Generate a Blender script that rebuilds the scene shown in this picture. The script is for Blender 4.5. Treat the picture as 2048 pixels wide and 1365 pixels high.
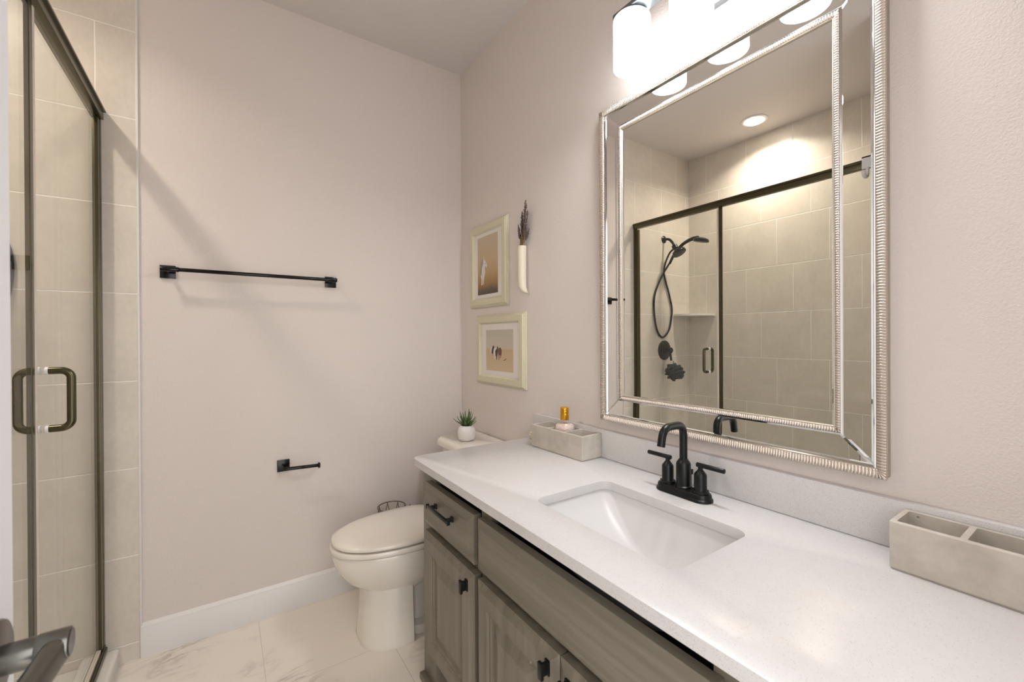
import bpy, bmesh, math, random
from mathutils import Vector, Matrix

# ---------------------------------------------------------------- scene, camera, light level
for o in list(bpy.data.objects):
    bpy.data.objects.remove(o, do_unlink=True)
S = bpy.context.scene
C = S.collection
PI = math.pi
random.seed(7)

cam_d = bpy.data.cameras.new('camera')
cam = bpy.data.objects.new('camera', cam_d)
C.objects.link(cam)
cam_d.sensor_width = 36
cam_d.lens = 850.9986 / 2048 * 36
cam_d.shift_y = -4.2 / 2048
cam_d.clip_start = 0.02
cam_d.dof.use_dof = True
cam_d.dof.focus_distance = 1.7
cam_d.dof.aperture_fstop = 7.0
_r = Vector((0.82805551, -0.56062132, -0.00527359))
_u = Vector((0.00610914, -0.00038312, 0.99998127))
_f = Vector((0.56061283, 0.82807221, -0.00310767))
cam.matrix_world = Matrix(((_r.x, _u.x, -_f.x, 0), (_r.y, _u.y, -_f.y, 0), (_r.z, _u.z, -_f.z, 1.2374), (0, 0, 0, 1)))
S.camera = cam

S.view_settings.view_transform = 'Standard'
S.view_settings.look = 'None'
S.view_settings.exposure = 1.31
S.view_settings.gamma = 1.0
S.view_settings.use_curve_mapping = False

WORLD_STRENGTH = 1.35        # added world fill, brighter than the dim hall, through the doorway behind the camera
SHADE_STRENGTH = 3.0        # three glass shades over the mirror
DOWN_DISC_STRENGTH = 46.0        # bright discs added in the shade bottoms to throw the light downward
CAN_STRENGTH = 14.0         # lens of the recessed light over the shower
CAN_WATTS = 4.0            # its downward beam
w = bpy.data.worlds.new('doorway_fill')
S.world = w
w.use_nodes = True
bg = w.node_tree.nodes['Background']
bg.inputs[0].default_value = (1.0, 0.985, 0.965, 1)
bg.inputs[1].default_value = WORLD_STRENGTH

# ---------------------------------------------------------------- measures
B = 2.1855          # back wall
W = 1.1315          # vanity wall
H = 2.74
XL = -1.09          # far side of the shower
XG = -0.385         # shower glass
YN = 0.745          # near end of the shower
YF = -0.16          # wall behind the camera
ZC = 0.809          # countertop

# ---------------------------------------------------------------- helpers
def tag(o, label=None, cat=None, group=None, kind=None):
    if label: o['label'] = label
    if cat: o['category'] = cat
    if group: o['group'] = group
    if kind: o['kind'] = kind
    return o

ROOT = {}
def thing(name, loc, label, cat, group=None):
    o = bpy.data.objects.new(name, None)
    o.empty_display_size = 0.05
    o.location = loc
    C.objects.link(o)
    ROOT[o] = Vector(loc)
    return tag(o, label, cat, group)

def obj(name, bm, m, parent=None, smooth=35, label=None, origin=None, fixn=True):
    """link bm (world coordinates) as ONE mesh object"""
    if fixn:
        bmesh.ops.recalc_face_normals(bm, faces=bm.faces[:])
    off = ROOT[parent] if parent else Vector(origin if origin else (0, 0, 0))
    bmesh.ops.translate(bm, verts=bm.verts[:], vec=-off)
    me = bpy.data.meshes.new(name)
    bm.to_mesh(me); bm.free()
    me.materials.append(m)
    if smooth:
        me.polygons.foreach_set('use_smooth', [True] * len(me.polygons))
        me.set_sharp_from_angle(angle=math.radians(smooth))
    o = bpy.data.objects.new(name, me)
    C.objects.link(o)
    if parent:
        o.parent = parent
        ROOT[o] = off
    else:
        o.location = off
        ROOT[o] = off
    if label: o['label'] = label
    return o

def struct(name, bm, m, label, cat, smooth=35):
    o = obj(name, bm, m, smooth=smooth)
    return tag(o, label, cat, kind='structure')

def new(): return bmesh.new()

def box(bm, x0, x1, y0, y1, z0, z1, bev=0.0, seg=2):
    t = bmesh.new()
    v = [t.verts.new((x, y, z)) for x in (x0, x1) for y in (y0, y1) for z in (z0, z1)]
    for f in ((0, 1, 3, 2), (4, 6, 7, 5), (0, 4, 5, 1), (2, 3, 7, 6), (0, 2, 6, 4), (1, 5, 7, 3)):
        t.faces.new([v[i] for i in f])
    if bev:
        bmesh.ops.bevel(t, geom=t.edges[:], offset=bev, segments=seg, profile=0.6, affect='EDGES')
    merge(bm, t)
    return bm

def merge(bm, t, mat=None):
    if mat is not None: bmesh.ops.transform(t, matrix=mat, verts=t.verts[:])
    me = bpy.data.meshes.new('tmp'); t.to_mesh(me); t.free()
    bm.from_mesh(me); bpy.data.meshes.remove(me)

def frame_of(d):
    d = Vector(d).normalized()
    a = Vector((0, 0, 1)) if abs(d.z) < 0.9 else Vector((1, 0, 0))
    s = d.cross(a).normalized()
    return s, d.cross(s).normalized(), d

def loft(bm, rings, cap0=True, cap1=True, closed=True):
    """rings: lists of equal length of points"""
    vs = [[bm.verts.new(p) for p in r] for r in rings]
    n = len(vs[0])
    for a, b in zip(vs, vs[1:]):
        for i in range(n if closed else n - 1):
            j = (i + 1) % n
            bm.faces.new((a[i], a[j], b[j], b[i]))
    if cap0: bm.faces.new(vs[0][::-1])
    if cap1: bm.faces.new(vs[-1])
    return vs

def circle(c, r, s, u, n=24, ry=None):
    c = Vector(c); ry = r if ry is None else ry
    return [c + s * (r * math.cos(2 * PI * i / n)) + u * (ry * math.sin(2 * PI * i / n)) for i in range(n)]

def lathe(bm, base, axis, prof, n=28):
    """prof: list of (radius, distance along axis)"""
    s, u, d = frame_of(axis)
    loft(bm, [circle(Vector(base) + d * t, max(r, 1e-5), s, u, n) for r, t in prof])
    return bm

def cyl(bm, p0, p1, r, n=24, bev=0.0, r1=None):
    p0 = Vector(p0); p1 = Vector(p1); L = (p1 - p0).length; r1 = r if r1 is None else r1
    if bev: prof = [(r - bev, 0), (r - bev * .3, bev * .3), (r, bev), (r1, L - bev), (r1 - bev * .3, L - bev * .3), (r1 - bev, L)]
    else: prof = [(r, 0), (r1, L)]
    return lathe(bm, p0, p1 - p0, prof, n)

def spline(pts, sub=8):
    pts = [Vector(p) for p in pts]; out = []
    for i in range(len(pts) - 1):
        p0 = pts[max(i - 1, 0)]; p1 = pts[i]; p2 = pts[i + 1]; p3 = pts[min(i + 2, len(pts) - 1)]
        for k in range(sub):
            t = k / sub
            out.append(0.5 * ((2 * p1) + (p2 - p0) * t + (2 * p0 - 5 * p1 + 4 * p2 - p3) * t * t + (3 * p1 - p0 - 3 * p2 + p3) * t ** 3))
    out.append(pts[-1])
    return out

def tube(bm, pts, r, n=12, closed=False, radii=None):
    pts = [Vector(p) for p in pts]; N = len(pts)
    tang = []
    for i in range(N):
        a = pts[(i - 1) % N] if closed else pts[max(i - 1, 0)]
        b = pts[(i + 1) % N] if closed else pts[min(i + 1, N - 1)]
        tang.append((b - a).normalized())
    s, u, d = frame_of(tang[0])
    rings = []
    for i in range(N):
        d = tang[i]
        s = (s - d * s.dot(d)).normalized(); u = d.cross(s)
        rr = radii[i] if radii else r
        rings.append(circle(pts[i], rr, s, u, n))
    if closed:
        loft(bm, rings + [rings[0]], False, False)
        bmesh.ops.remove_doubles(bm, verts=bm.verts[:], dist=1e-6)
    else:
        loft(bm, rings)
    return bm

def rrect(x0, x1, y0, y1, r, z, n=6):
    pts = []
    for cx, cy, a0 in ((x1 - r, y1 - r, 0), (x0 + r, y1 - r, PI / 2), (x0 + r, y0 + r, PI), (x1 - r, y0 + r, 1.5 * PI)):
        for k in range(n + 1):
            a = a0 + PI / 2 * k / n
            pts.append(Vector((cx + r * math.cos(a), cy + r * math.sin(a), z)))
    return pts

def ring_sweep(bm, a0, a1, b0, b1, prof, mp, cap=False, close=True):
    """rectangular moulding: prof = [(inset, height)], mp maps (a, b, h) to the world"""
    rings = [[mp(a0 + d, b0 + d, h), mp(a1 - d, b0 + d, h), mp(a1 - d, b1 - d, h), mp(a0 + d, b1 - d, h)] for d, h in prof]
    vs = [[bm.verts.new(p) for p in r] for r in rings]
    for i, j in zip(vs, vs[1:]):
        for k in range(4):
            l = (k + 1) % 4
            bm.faces.new((i[k], i[l], j[l], j[k]))
    if cap:
        bm.faces.new(vs[-1]); bm.faces.new(vs[0][::-1])
    elif close:
        i, j = vs[-1], vs[0]
        for k in range(4):
            l = (k + 1) % 4
            bm.faces.new((i[k], i[l], j[l], j[k]))
    return bm

def rib_ring(bm, a0, a1, b0, b1, prof, mp, pitch, amp, sub=8):
    """moulding whose face carries fine half-round ribs across it; prof = [(inset, height, rib weight)]"""
    for side in range(4):
        L = (a1 - a0) if side in (0, 2) else (b1 - b0)
        n = int(round(L / pitch)) * sub
        rows = []
        for d, h, k in prof:
            row = []
            for i in range(n + 1):
                uu = L * i / n
                hh = h + k * amp * abs(math.sin(PI * i / sub)) ** 0.7
                u = min(max(uu, d), L - d)
                if side == 0: p = mp(a0 + u, b0 + d, hh)
                elif side == 1: p = mp(a1 - d, b0 + u, hh)
                elif side == 2: p = mp(a1 - u, b1 - d, hh)
                else: p = mp(a0 + d, b1 - u, hh)
                row.append(bm.verts.new(p))
            rows.append(row)
        for r0, r1 in zip(rows, rows[1:]):
            for i in range(n):
                q = [r0[i], r0[i + 1], r1[i + 1], r1[i]]
                if (q[0].co - q[1].co).length < 1e-7 and (q[2].co - q[3].co).length < 1e-7: continue
                try: bm.faces.new(q)
                except ValueError: pass
    bmesh.ops.remove_doubles(bm, verts=bm.verts[:], dist=1e-6)
    return bm

def poly_prism(bm, pts, mp, h0, h1):
    a = [bm.verts.new(mp(p[0], p[1], h0)) for p in pts]
    b = [bm.verts.new(mp(p[0], p[1], h1)) for p in pts]
    n = len(pts)
    for i in range(n):
        j = (i + 1) % n
        bm.faces.new((a[i], a[j], b[j], b[i]))
    bm.faces.new(a[::-1]); bm.faces.new(b)
    return bm

# ---------------------------------------------------------------- materials
def srgb(r, g, b):
    def c(v):
        v /= 255
        return v / 12.92 if v <= 0.04045 else ((v + 0.055) / 1.055) ** 2.4
    return (c(r), c(g), c(b), 1)

class NT:
    def __init__(s, name):
        s.m = bpy.data.materials.new(name); s.m.use_nodes = True
        s.t = s.m.node_tree; s.n = s.t.nodes; s.l = s.t.links
        s.p = s.n['Principled BSDF']
    def add(s, typ, **kw):
        n = s.n.new(typ)
        for k, v in kw.items(): setattr(n, k, v)
        return n
    def link(s, a, b): s.l.new(a, b)
    def val(s, sock, v):
        if hasattr(v, 'is_output') or isinstance(v, bpy.types.NodeSocket): s.link(v, sock)
        else: sock.default_value = v
    def math(s, op, a, b=0.0, c=0.0):
        n = s.add('ShaderNodeMath', operation=op)
        s.val(n.inputs[0], a); s.val(n.inputs[1], b); s.val(n.inputs[2], c)
        return n.outputs[0]
    def mix(s, f, a, b):
        n = s.add('ShaderNodeMix', data_type='RGBA')
        s.val(n.inputs[0], f); s.val(n.inputs[6], a); s.val(n.inputs[7], b)
        return n.outputs[2]
    def pos(s): return s.add('ShaderNodeNewGeometry').outputs['Position']
    def sep(s, v):
        n = s.add('ShaderNodeSeparateXYZ'); s.link(v, n.inputs[0]); return n.outputs
    def noise(s, vec, scale, detail=3, rough=0.5, stretch=None, dist=0.0):
        if stretch:
            m = s.add('ShaderNodeMapping'); s.link(vec, m.inputs[0]); m.inputs['Scale'].default_value = stretch; vec = m.outputs[0]
        n = s.add('ShaderNodeTexNoise'); s.link(vec, n.inputs['Vector'])
        n.inputs['Scale'].default_value = scale; n.inputs['Detail'].default_value = detail
        n.inputs['Roughness'].default_value = rough; n.inputs['Distortion'].default_value = dist
        return n.outputs['Fac']
    def ramp(s, f, stops):
        n = s.add('ShaderNodeValToRGB'); s.val(n.inputs[0], f)
        e = n.color_ramp.elements
        while len(e) < len(stops): e.new(0.5)
        for i, (p, c) in enumerate(stops): e[i].position = p; e[i].color = c if len(c) == 4 else (*c, 1)
        return n.outputs[0]
    def rng(s, f, a, b, c=0.0, d=1.0):
        n = s.add('ShaderNodeMapRange'); s.val(n.inputs[0], f)
        for i, v in enumerate((a, b, c, d)): n.inputs[i + 1].default_value = v
        return n.outputs[0]
    def bump(s, h, dist, strength=1.0):
        n = s.add('ShaderNodeBump'); s.link(h, n.inputs['Height'])
        n.inputs['Distance'].default_value = dist; n.inputs['Strength'].default_value = strength
        s.link(n.outputs[0], s.p.inputs['Normal'])
    def base(s, c): s.val(s.p.inputs['Base Color'], c)
    def rough(s, r): s.val(s.p.inputs['Roughness'], r)
    def spec(s, v): s.p.inputs['Specular IOR Level'].default_value = v

def plain(name, col, rough=0.5, metal=0.0, spec=0.5, coat=0.0, bump=None, vary=0.03):
    t = NT(name)
    p = t.pos()
    if vary:
        n = t.noise(p, 14, 2)
        t.base(t.mix(n, tuple(c * (1 - vary) for c in col[:3]) + (1,), tuple(min(1, c * (1 + vary)) for c in col[:3]) + (1,)))
    else: t.base(col)
    t.rough(rough); t.p.inputs['Metallic'].default_value = metal; t.spec(spec)
    t.p.inputs['Coat Weight'].default_value = coat; t.p.inputs['Coat Roughness'].default_value = 0.08
    if bump: t.bump(t.noise(p, bump[0], 2), bump[1])
    return t.m

def paint(name, col, scale=130, dist=0.0016, rough=0.55):
    t = NT(name); p = t.pos()
    n = t.noise(p, scale, 2, 0.5)
    n2 = t.rng(n, 0.38, 0.66)
    t.base(col); t.rough(rough); t.spec(0.3)
    t.bump(n2, dist, 0.8)
    return t.m

def tile(name, axis, u0, pitch, z0, row, n0, col, grout, thirds=True):
    """thirds-bond wall tile laid in world units along axis (0 = X, 1 = Y)"""
    t = NT(name); p = t.pos(); xyz = t.sep(p)
    rz = t.math('DIVIDE', t.math('SUBTRACT', xyz[2], z0), row)
    n = t.math('FLOOR', rz); fz = t.math('SUBTRACT', rz, n)
    k = t.math('MULTIPLY', t.math('FLOORED_MODULO', t.math('SUBTRACT', n, n0), 3.0), 1 / 3)
    if not thirds: k = t.math('MULTIPLY', t.math('GREATER_THAN', n, n0 - .5), 0.40)
    ru = t.math('SUBTRACT', t.math('DIVIDE', t.math('SUBTRACT', xyz[axis], u0), pitch), k)
    nu = t.math('FLOOR', ru); fu = t.math('SUBTRACT', ru, nu)
    du = t.math('MULTIPLY', t.math('MINIMUM', fu, t.math('SUBTRACT', 1.0, fu)), pitch)
    dz = t.math('MULTIPLY', t.math('MINIMUM', fz, t.math('SUBTRACT', 1.0, fz)), row)
    d = t.math('MINIMUM', du, dz)
    m = t.rng(d, 0.0012, 0.0024)
    cb = t.add('ShaderNodeCombineXYZ'); t.link(nu, cb.inputs[0]); t.link(n, cb.inputs[1])
    wn = t.add('ShaderNodeTexWhiteNoise'); t.link(cb.outputs[0], wn.inputs['Vector'])
    mot = t.math('MULTIPLY_ADD', t.noise(p, 60, 5, 0.7, (1, 1, .5)), .5, t.math('MULTIPLY', t.noise(p, 7, 3, 0.5), .5))
    lo = tuple(c * 0.88 for c in col[:3]) + (1,); hi = tuple(c * 1.07 for c in col[:3]) + (1,)
    body = t.mix(t.rng(mot, 0.3, 0.7), lo, hi)
    body = t.mix(t.math('MULTIPLY', wn.outputs[0], 0.18), body, lo)
    t.base(t.mix(m, grout, body))
    t.rough(t.rng(m, 0, 1, 0.8, 0.33)); t.spec(0.45)
    t.bump(t.rng(d, 0.0006, 0.0034), 0.0012, 0.7)
    return t.m

M = {}
M['wall'] = paint('wall_paint', srgb(221, 212, 207), 240, 0.0005)
M['ceiling'] = paint('ceiling_paint', srgb(216, 210, 207), 200, 0.0004)
TC = srgb(219, 211, 200); GR = srgb(243, 239, 232)
M['tile_back'] = tile('tile_back', 0, -0.392, 0.325, 0.0665, 0.337, 7, TC, GR, False)
M['tile_long'] = tile('tile_long', 1, 1.695, 0.325, 0.0665, 0.337, 7, TC, GR)
M['trim'] = plain('white_trim_paint', srgb(228, 225, 224), 0.35, vary=0.01)
M['white_metal_trim'] = plain('tile_edge_trim', srgb(224, 220, 218), 0.4, vary=0.01)
M['porcelain'] = plain('porcelain', srgb(232, 226, 216), 0.12, coat=0.5, vary=0.01)
M['sink'] = plain('sink_porcelain', srgb(212, 210, 210), 0.28, spec=0.3, coat=0.0, vary=0.0)
M['acrylic'] = plain('shower_acrylic', srgb(232, 229, 224), 0.25, vary=0.01)
M['black'] = plain('matte_black_metal', srgb(34, 36, 36), 0.32, 0.6, vary=0.1)
M['black_gloss'] = plain('gloss_black_metal', srgb(26, 27, 27), 0.16, 0.5, vary=0.05)
M['bronze'] = plain('dark_bronze_metal', srgb(90, 85, 64), 0.26, 0.8, vary=0.08)
M['handle_steel'] = plain('gunmetal', srgb(116, 115, 110), 0.3, 0.95, vary=0.05)
M['fixture'] = plain('brushed_nickel', srgb(120, 126, 130), 0.3, 0.9, vary=0.04)
M['chrome'] = plain('chrome', srgb(210, 210, 210), 0.08, 1.0, vary=0.0)
M['white_plastic'] = plain('white_plastic', srgb(232, 232, 236), 0.35, vary=0.0)
M['seal'] = plain('clear_vinyl_seal', srgb(222, 212, 200), 0.3, vary=0.0)
M['champagne'] = plain('champagne_metal_leaf', srgb(210, 200, 190), 0.25, 0.85, vary=0.0)
M['champagne_side'] = plain('champagne_side', srgb(176, 166, 150), 0.4, 0.5, vary=0.05)
M['frame_wood'] = plain('pale_painted_wood', srgb(208, 202, 176), 0.4, vary=0.05, bump=(60, 0.0004))
M['mat_board'] = plain('mat_board', srgb(226, 220, 216), 0.8, vary=0.01)
M['dark_gap'] = plain('dark_backing', srgb(30, 30, 28), 0.7, vary=0.0)
M['ceramic_white'] = plain('white_glazed_stoneware', srgb(226, 222, 220), 0.5, vary=0.03, bump=(40, 0.0015))
M['soil'] = plain('potting_moss', srgb(60, 62, 40), 0.9, bump=(180, 0.003))
M['vase'] = plain('cream_pottery', srgb(222, 212, 192), 0.45, vary=0.05, bump=(50, 0.001))
M['stem'] = plain('dried_stem', srgb(122, 100, 66), 0.8)
M['lavender'] = plain('dried_lavender', srgb(96, 84, 82), 0.9, vary=0.3)
M['wire'] = plain('bronze_wire', srgb(118, 108, 96), 0.4, 0.6)
M['loofah'] = plain('dark_mesh_sponge', srgb(52, 58, 60), 0.9, bump=(220, 0.006))
M['gold'] = plain('gold_cap', srgb(206, 152, 40), 0.28, 0.75, vary=0.05)
M['salts'] = plain('pink_bath_salts', srgb(226, 206, 196), 0.7, vary=0.12, bump=(260, 0.004))
M['trinket'] = plain('cream_shell', srgb(228, 212, 176), 0.5, vary=0.1)
M['door'] = plain('white_door_paint', srgb(226, 226, 228), 0.4, vary=0.0)
M['gap_dark'] = plain('cabinet_inside', srgb(44, 40, 32), 0.7)

# floor: pale marble-look porcelain, large tiles in half bond
t = NT('marble_floor_tile'); p = t.pos(); xyz = t.sep(p)
rw = t.math('DIVIDE', t.math('SUBTRACT', xyz[1], 1.7105), 0.455)
n = t.math('FLOOR', rw); fv = t.math('SUBTRACT', rw, n)
ru = t.math('ADD', t.math('DIVIDE', t.math('SUBTRACT', xyz[0], 0.118), 0.886), t.math('MULTIPLY', n, 0.5))
nu = t.math('FLOOR', ru); fu = t.math('SUBTRACT', ru, nu)
d = t.math('MINIMUM', t.math('MULTIPLY', t.math('MINIMUM', fu, t.math('SUBTRACT', 1.0, fu)), 0.886),
           t.math('MULTIPLY', t.math('MINIMUM', fv, t.math('SUBTRACT', 1.0, fv)), 0.455))
m = t.rng(d, 0.0008, 0.0016)
rot = t.add('ShaderNodeMapping'); t.link(p, rot.inputs[0]); rot.inputs['Rotation'].default_value = (0, 0, 0.75); rot.inputs['Scale'].default_value = (1.0, 2.6, 1)
v1 = t.noise(rot.outputs[0], 2.1, 6, 0.62, dist=0.9)
vein = t.math('ABSOLUTE', t.math('SUBTRACT', v1, 0.5))
vm = t.rng(vein, 0.0, 0.030, 1.0, 0.0)
patch = t.rng(t.noise(p, 1.7, 3), 0.50, 0.66)
vm = t.math('MULTIPLY', vm, patch)
soft = t.math('MULTIPLY', t.rng(vein, 0.0, 0.14, 1.0, 0.0), patch)
c0 = t.mix(t.math('MULTIPLY', soft, 0.6), srgb(236, 228, 219), srgb(196, 186, 178))
c1 = t.mix(t.math('MULTIPLY', vm, 0.8), c0, srgb(150, 142, 132))
t.base(t.mix(m, srgb(222, 210, 196), c1)); t.rough(0.22); t.spec(0.5); t.bump(m, 0.0006)
M['floor'] = t.m

# quartz: white with fine grey specks
t = NT('speckled_quartz'); p = t.pos()
v = t.add('ShaderNodeTexVoronoi'); t.link(p, v.inputs['Vector']); v.inputs['Scale'].default_value = 430
wn = t.sep(v.outputs['Color'])
pick = t.math('GREATER_THAN', wn[0], 0.80)
dot = t.math('MULTIPLY', t.rng(v.outputs['Distance'], 0.22, 0.36, 1.0, 0.0), pick)
tone = t.mix(wn[1], srgb(146, 138, 128), srgb(186, 178, 168))
cl = t.mix(t.noise(p, 60, 4, 0.7), srgb(203, 201, 200), srgb(212, 210, 210))
t.base(t.mix(t.math('MULTIPLY', dot, 0.62), cl, tone)); t.rough(0.22); t.spec(0.5)
M['quartz'] = t.m

# grey-brown stained wood, grain along Z or along Y
def wood(name, stretch):
    t = NT(name); p = t.pos()
    g = t.noise(p, 34, 5, 0.6, stretch, 0.4)
    g2 = t.noise(p, 5, 3, 0.5)
    c = t.ramp(t.rng(g, 0.25, 0.75), [(0, srgb(98, 92, 81)), (0.5, srgb(118, 111, 99)), (1, srgb(135, 127, 115))])
    c = t.mix(t.math('MULTIPLY', g2, 0.30), c, srgb(104, 98, 80))
    # worn spots where the stain has rubbed off
    wv = t.add('ShaderNodeTexVoronoi'); t.link(p, wv.inputs['Vector']); wv.inputs['Scale'].default_value = 26
    wc = t.sep(wv.outputs['Color'])
    spot = t.math('MULTIPLY', t.rng(wv.outputs['Distance'], 0.05, 0.08, 1.0, 0.0), t.math('GREATER_THAN', wc[0], 0.93))
    t.base(t.mix(t.math('MULTIPLY', spot, 0.7), c, srgb(206, 194, 176)))
    t.rough(0.36); t.spec(0.5)
    t.bump(g, 0.0006, 0.5)
    return t.m
M['wood_v'] = wood('stained_wood_upright', (1, 1, 0.05))
M['wood_h'] = wood('stained_wood_level', (1, 0.05, 1))

# cast concrete
t = NT('cast_concrete'); p = t.pos()
c = t.ramp(t.noise(p, 16, 6, 0.65), [(0.3, srgb(176, 169, 158)), (0.55, srgb(194, 187, 177)), (0.75, srgb(204, 198, 189))])
vv = t.add('ShaderNodeTexVoronoi'); t.link(p, vv.inputs['Vector']); vv.inputs['Scale'].default_value = 40
pc = t.sep(vv.outputs['Color'])
pit = t.math('MULTIPLY', t.rng(vv.outputs['Distance'], 0.05, 0.10, 1.0, 0.0), t.math('GREATER_THAN', pc[0], 0.86))
t.base(t.mix(t.math('MULTIPLY', pit, 0.6), c, srgb(120, 112, 100))); t.rough(0.75); t.spec(0.3)
t.bump(t.math('MULTIPLY', pit, -1.0), 0.001)
M['concrete'] = t.m

# aloe leaves
t = NT('aloe_leaf'); p = t.pos()
c = t.mix(t.rng(t.noise(p, 90, 3), 0.3, 0.7), srgb(40, 74, 30), srgb(84, 118, 56))
t.base(c); t.rough(0.4); t.spec(0.5)
M['aloe'] = t.m

# mirror and glass
t = NT('mirror_silver'); t.base((0.91, 0.925, 0.91, 1)); t.p.inputs['Metallic'].default_value = 1.0; t.rough(0.0)
M['mirror'] = t.m

def glass_mat(name, tint, top=0.9):
    t = NT(name); t.n.remove(t.p)
    out = t.n['Material Output']
    tr = t.add('ShaderNodeBsdfTransparent'); tr.inputs[0].default_value = tint
    gl = t.add('ShaderNodeBsdfGlossy'); gl.inputs['Roughness'].default_value = 0.0
    lw = t.add('ShaderNodeLayerWeight'); lw.inputs['Blend'].default_value = 0.5
    f = t.math('POWER', lw.outputs['Facing'], 5.0)
    f = t.math('ADD', t.math('MULTIPLY', f, top), 0.035)
    mx = t.add('ShaderNodeMixShader'); t.link(f, mx.inputs[0]); t.link(tr.outputs[0], mx.inputs[1]); t.link(gl.outputs[0], mx.inputs[2])
    t.link(mx.outputs[0], out.inputs['Surface'])
    return t.m
M['glass'] = glass_mat('clear_glass', (0.985, 0.995, 0.985, 1), 0.5)
M['bottle_glass'] = glass_mat('bottle_glass', (0.97, 0.97, 0.97, 1))

def emit(name, col, strength):
    t = NT(name); t.n.remove(t.p)
    e = t.add('ShaderNodeEmission'); e.inputs[0].default_value = col; e.inputs[1].default_value = strength
    t.link(e.outputs[0], t.n['Material Output'].inputs['Surface'])
    return t.m
M['shade'] = emit('lit_opal_glass', (0.985, 0.99, 1.0, 1), SHADE_STRENGTH)
M['down_disc'] = emit('added_down_disc', (0.975, 0.985, 1.0, 1), DOWN_DISC_STRENGTH)
M['can'] = emit('lit_lens', (1.0, 0.88, 0.75, 1), CAN_STRENGTH)

# photographic prints (flat coloured paper)
def print_mat(name, stops, z0, z1, speck):
    t = NT(name); p = t.pos(); z = t.sep(p)[2]
    f = t.rng(z, z0, z1)
    nz = t.noise(p, 70, 4, 0.7, (1, 2, 0.6))
    f2 = t.math('ADD', f, t.math('MULTIPLY', t.math('SUBTRACT', nz, 0.5), speck))
    t.base(t.ramp(f2, stops)); t.rough(0.5); t.spec(0.3)
    return t.m
M['print_gold'] = print_mat('golden_field_print', [(0.0, srgb(86, 80, 76)), (0.08, srgb(104, 92, 78)), (0.18, srgb(158, 126, 84)), (0.36, srgb(186, 156, 112)), (0.6, srgb(194, 172, 140)), (1.0, srgb(196, 180, 158))], 1.46, 1.768, 0.16)
M['print_sand'] = print_mat('desert_print', [(0.0, srgb(206, 186, 156)), (0.30, srgb(200, 178, 146)), (0.52, srgb(196, 172, 136)), (0.56, srgb(198, 188, 172)), (1.0, srgb(190, 184, 170))], 1.07, 1.278, 0.03)
M['ink_white'] = plain('print_white', srgb(214, 208, 204), 0.5, vary=0.08)
M['ink_grey'] = plain('print_grey', srgb(150, 148, 150), 0.5, vary=0.15)
M['ink_dark'] = plain('print_dark', srgb(58, 52, 50), 0.5, vary=0.25)
M['ink_brown'] = plain('print_brown', srgb(112, 72, 64), 0.5, vary=0.25)

# ---------------------------------------------------------------- room shell
b = new(); box(b, -1.2, W + .1, YF - 1.0, B + .1, -.06, 0); struct('floor', b, M['floor'], 'pale marble-look porcelain tile floor of the bathroom', 'floor', 0)
b = new(); box(b, -1.2, W + .1, YF - .1, B + .1, H, H + .06); struct('ceiling', b, M['ceiling'], 'plain pale ceiling over the bathroom and shower', 'ceiling', 0)
b = new(); box(b, -1.2, W + .1, B, B + .1, 0, H); struct('wall_back', b, M['wall'], 'greige textured wall with the towel bar and paper holder', 'wall', 0)
b = new(); box(b, W, W + .1, YF - .1, B, 0, H); struct('wall_right', b, M['wall'], 'greige textured wall behind the vanity and mirror', 'wall', 0)
b = new(); box(b, XL - .11, XL, YN, B, 0, H); struct('wall_left', b, M['tile_long'], 'long tiled wall at the far side of the shower, seen in the mirror', 'wall', 0)
b = new(); box(b, XL, -.278, B - .006, B, 0, H); struct('wall_shower', b, M['tile_back'], 'tiled end of the back wall inside and beside the shower', 'tiled wall', 0)
b = new(); box(b, -1.2, -.285, YF - .1, YN, 0, H); struct('wall_near', b, M['wall'], 'wall mass closing the near end of the shower behind the open door', 'wall', 0)
b = new(); box(b, XL, -.30, YN, YN + .006, 0, H); struct('wall_near_tile', b, M['tile_back'], 'tile facing on the near end wall of the shower', 'tiled wall', 0)
b = new()
box(b, .56, W, YF - .1, YF, 0, H); box(b, -.285, .56, YF - .1, YF, 2.06, H)
struct('wall_front', b, M['wall'], 'wall with the open doorway behind the camera', 'wall', 0)

def base_prof(bm, along, a0, a1, face, sgn):
    prof = [(0, 0), (.014, 0), (.014, .106), (.011, .112), (.011, .118), (.005, .128), (.003, .131), (0, .131)]
    r = []
    for a in (a0, a1):
        r.append([Vector((a, face + sgn * d, z)) if along == 0 else Vector((face + sgn * d, a, z)) for d, z in prof])
    loft(bm, r)
b = new(); base_prof(b, 0, -.274, W, B, -1); struct('baseboard_back', b, M['trim'], 'white baseboard along the back wall under the paper holder', 'baseboard', 30)
b = new(); base_prof(b, 1, 1.46, B - .014, W, -1); struct('baseboard_right', b, M['trim'], 'white baseboard behind the toilet on the vanity wall', 'baseboard', 30)
b = new(); box(b, -.278, -.270, B - .008, B, .0, H, .002); struct('trim_1', b, M['white_metal_trim'], 'thin white edge strip where the shower tile meets the painted wall', 'trim', 30)

# shower pan with curb
t = thing('shower_pan', (-.74, 1.46, 0), 'white shower pan with raised curb under the glass enclosure', 'shower pan')
b = new(); box(b, XL + .002, -.44, YN + .008, B - .008, 0, .035, .006); obj('pan', b, M['acrylic'], t)
b = new(); box(b, -.44, -.336, YN + .008, B - .008, 0, .068, .012, 3); obj('curb', b, M['acrylic'], t)
b = new(); cyl(b, (-.75, 1.46, .035), (-.75, 1.46, .038), .045, bev=.001); obj('drain', b, M['bronze'], t)

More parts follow.
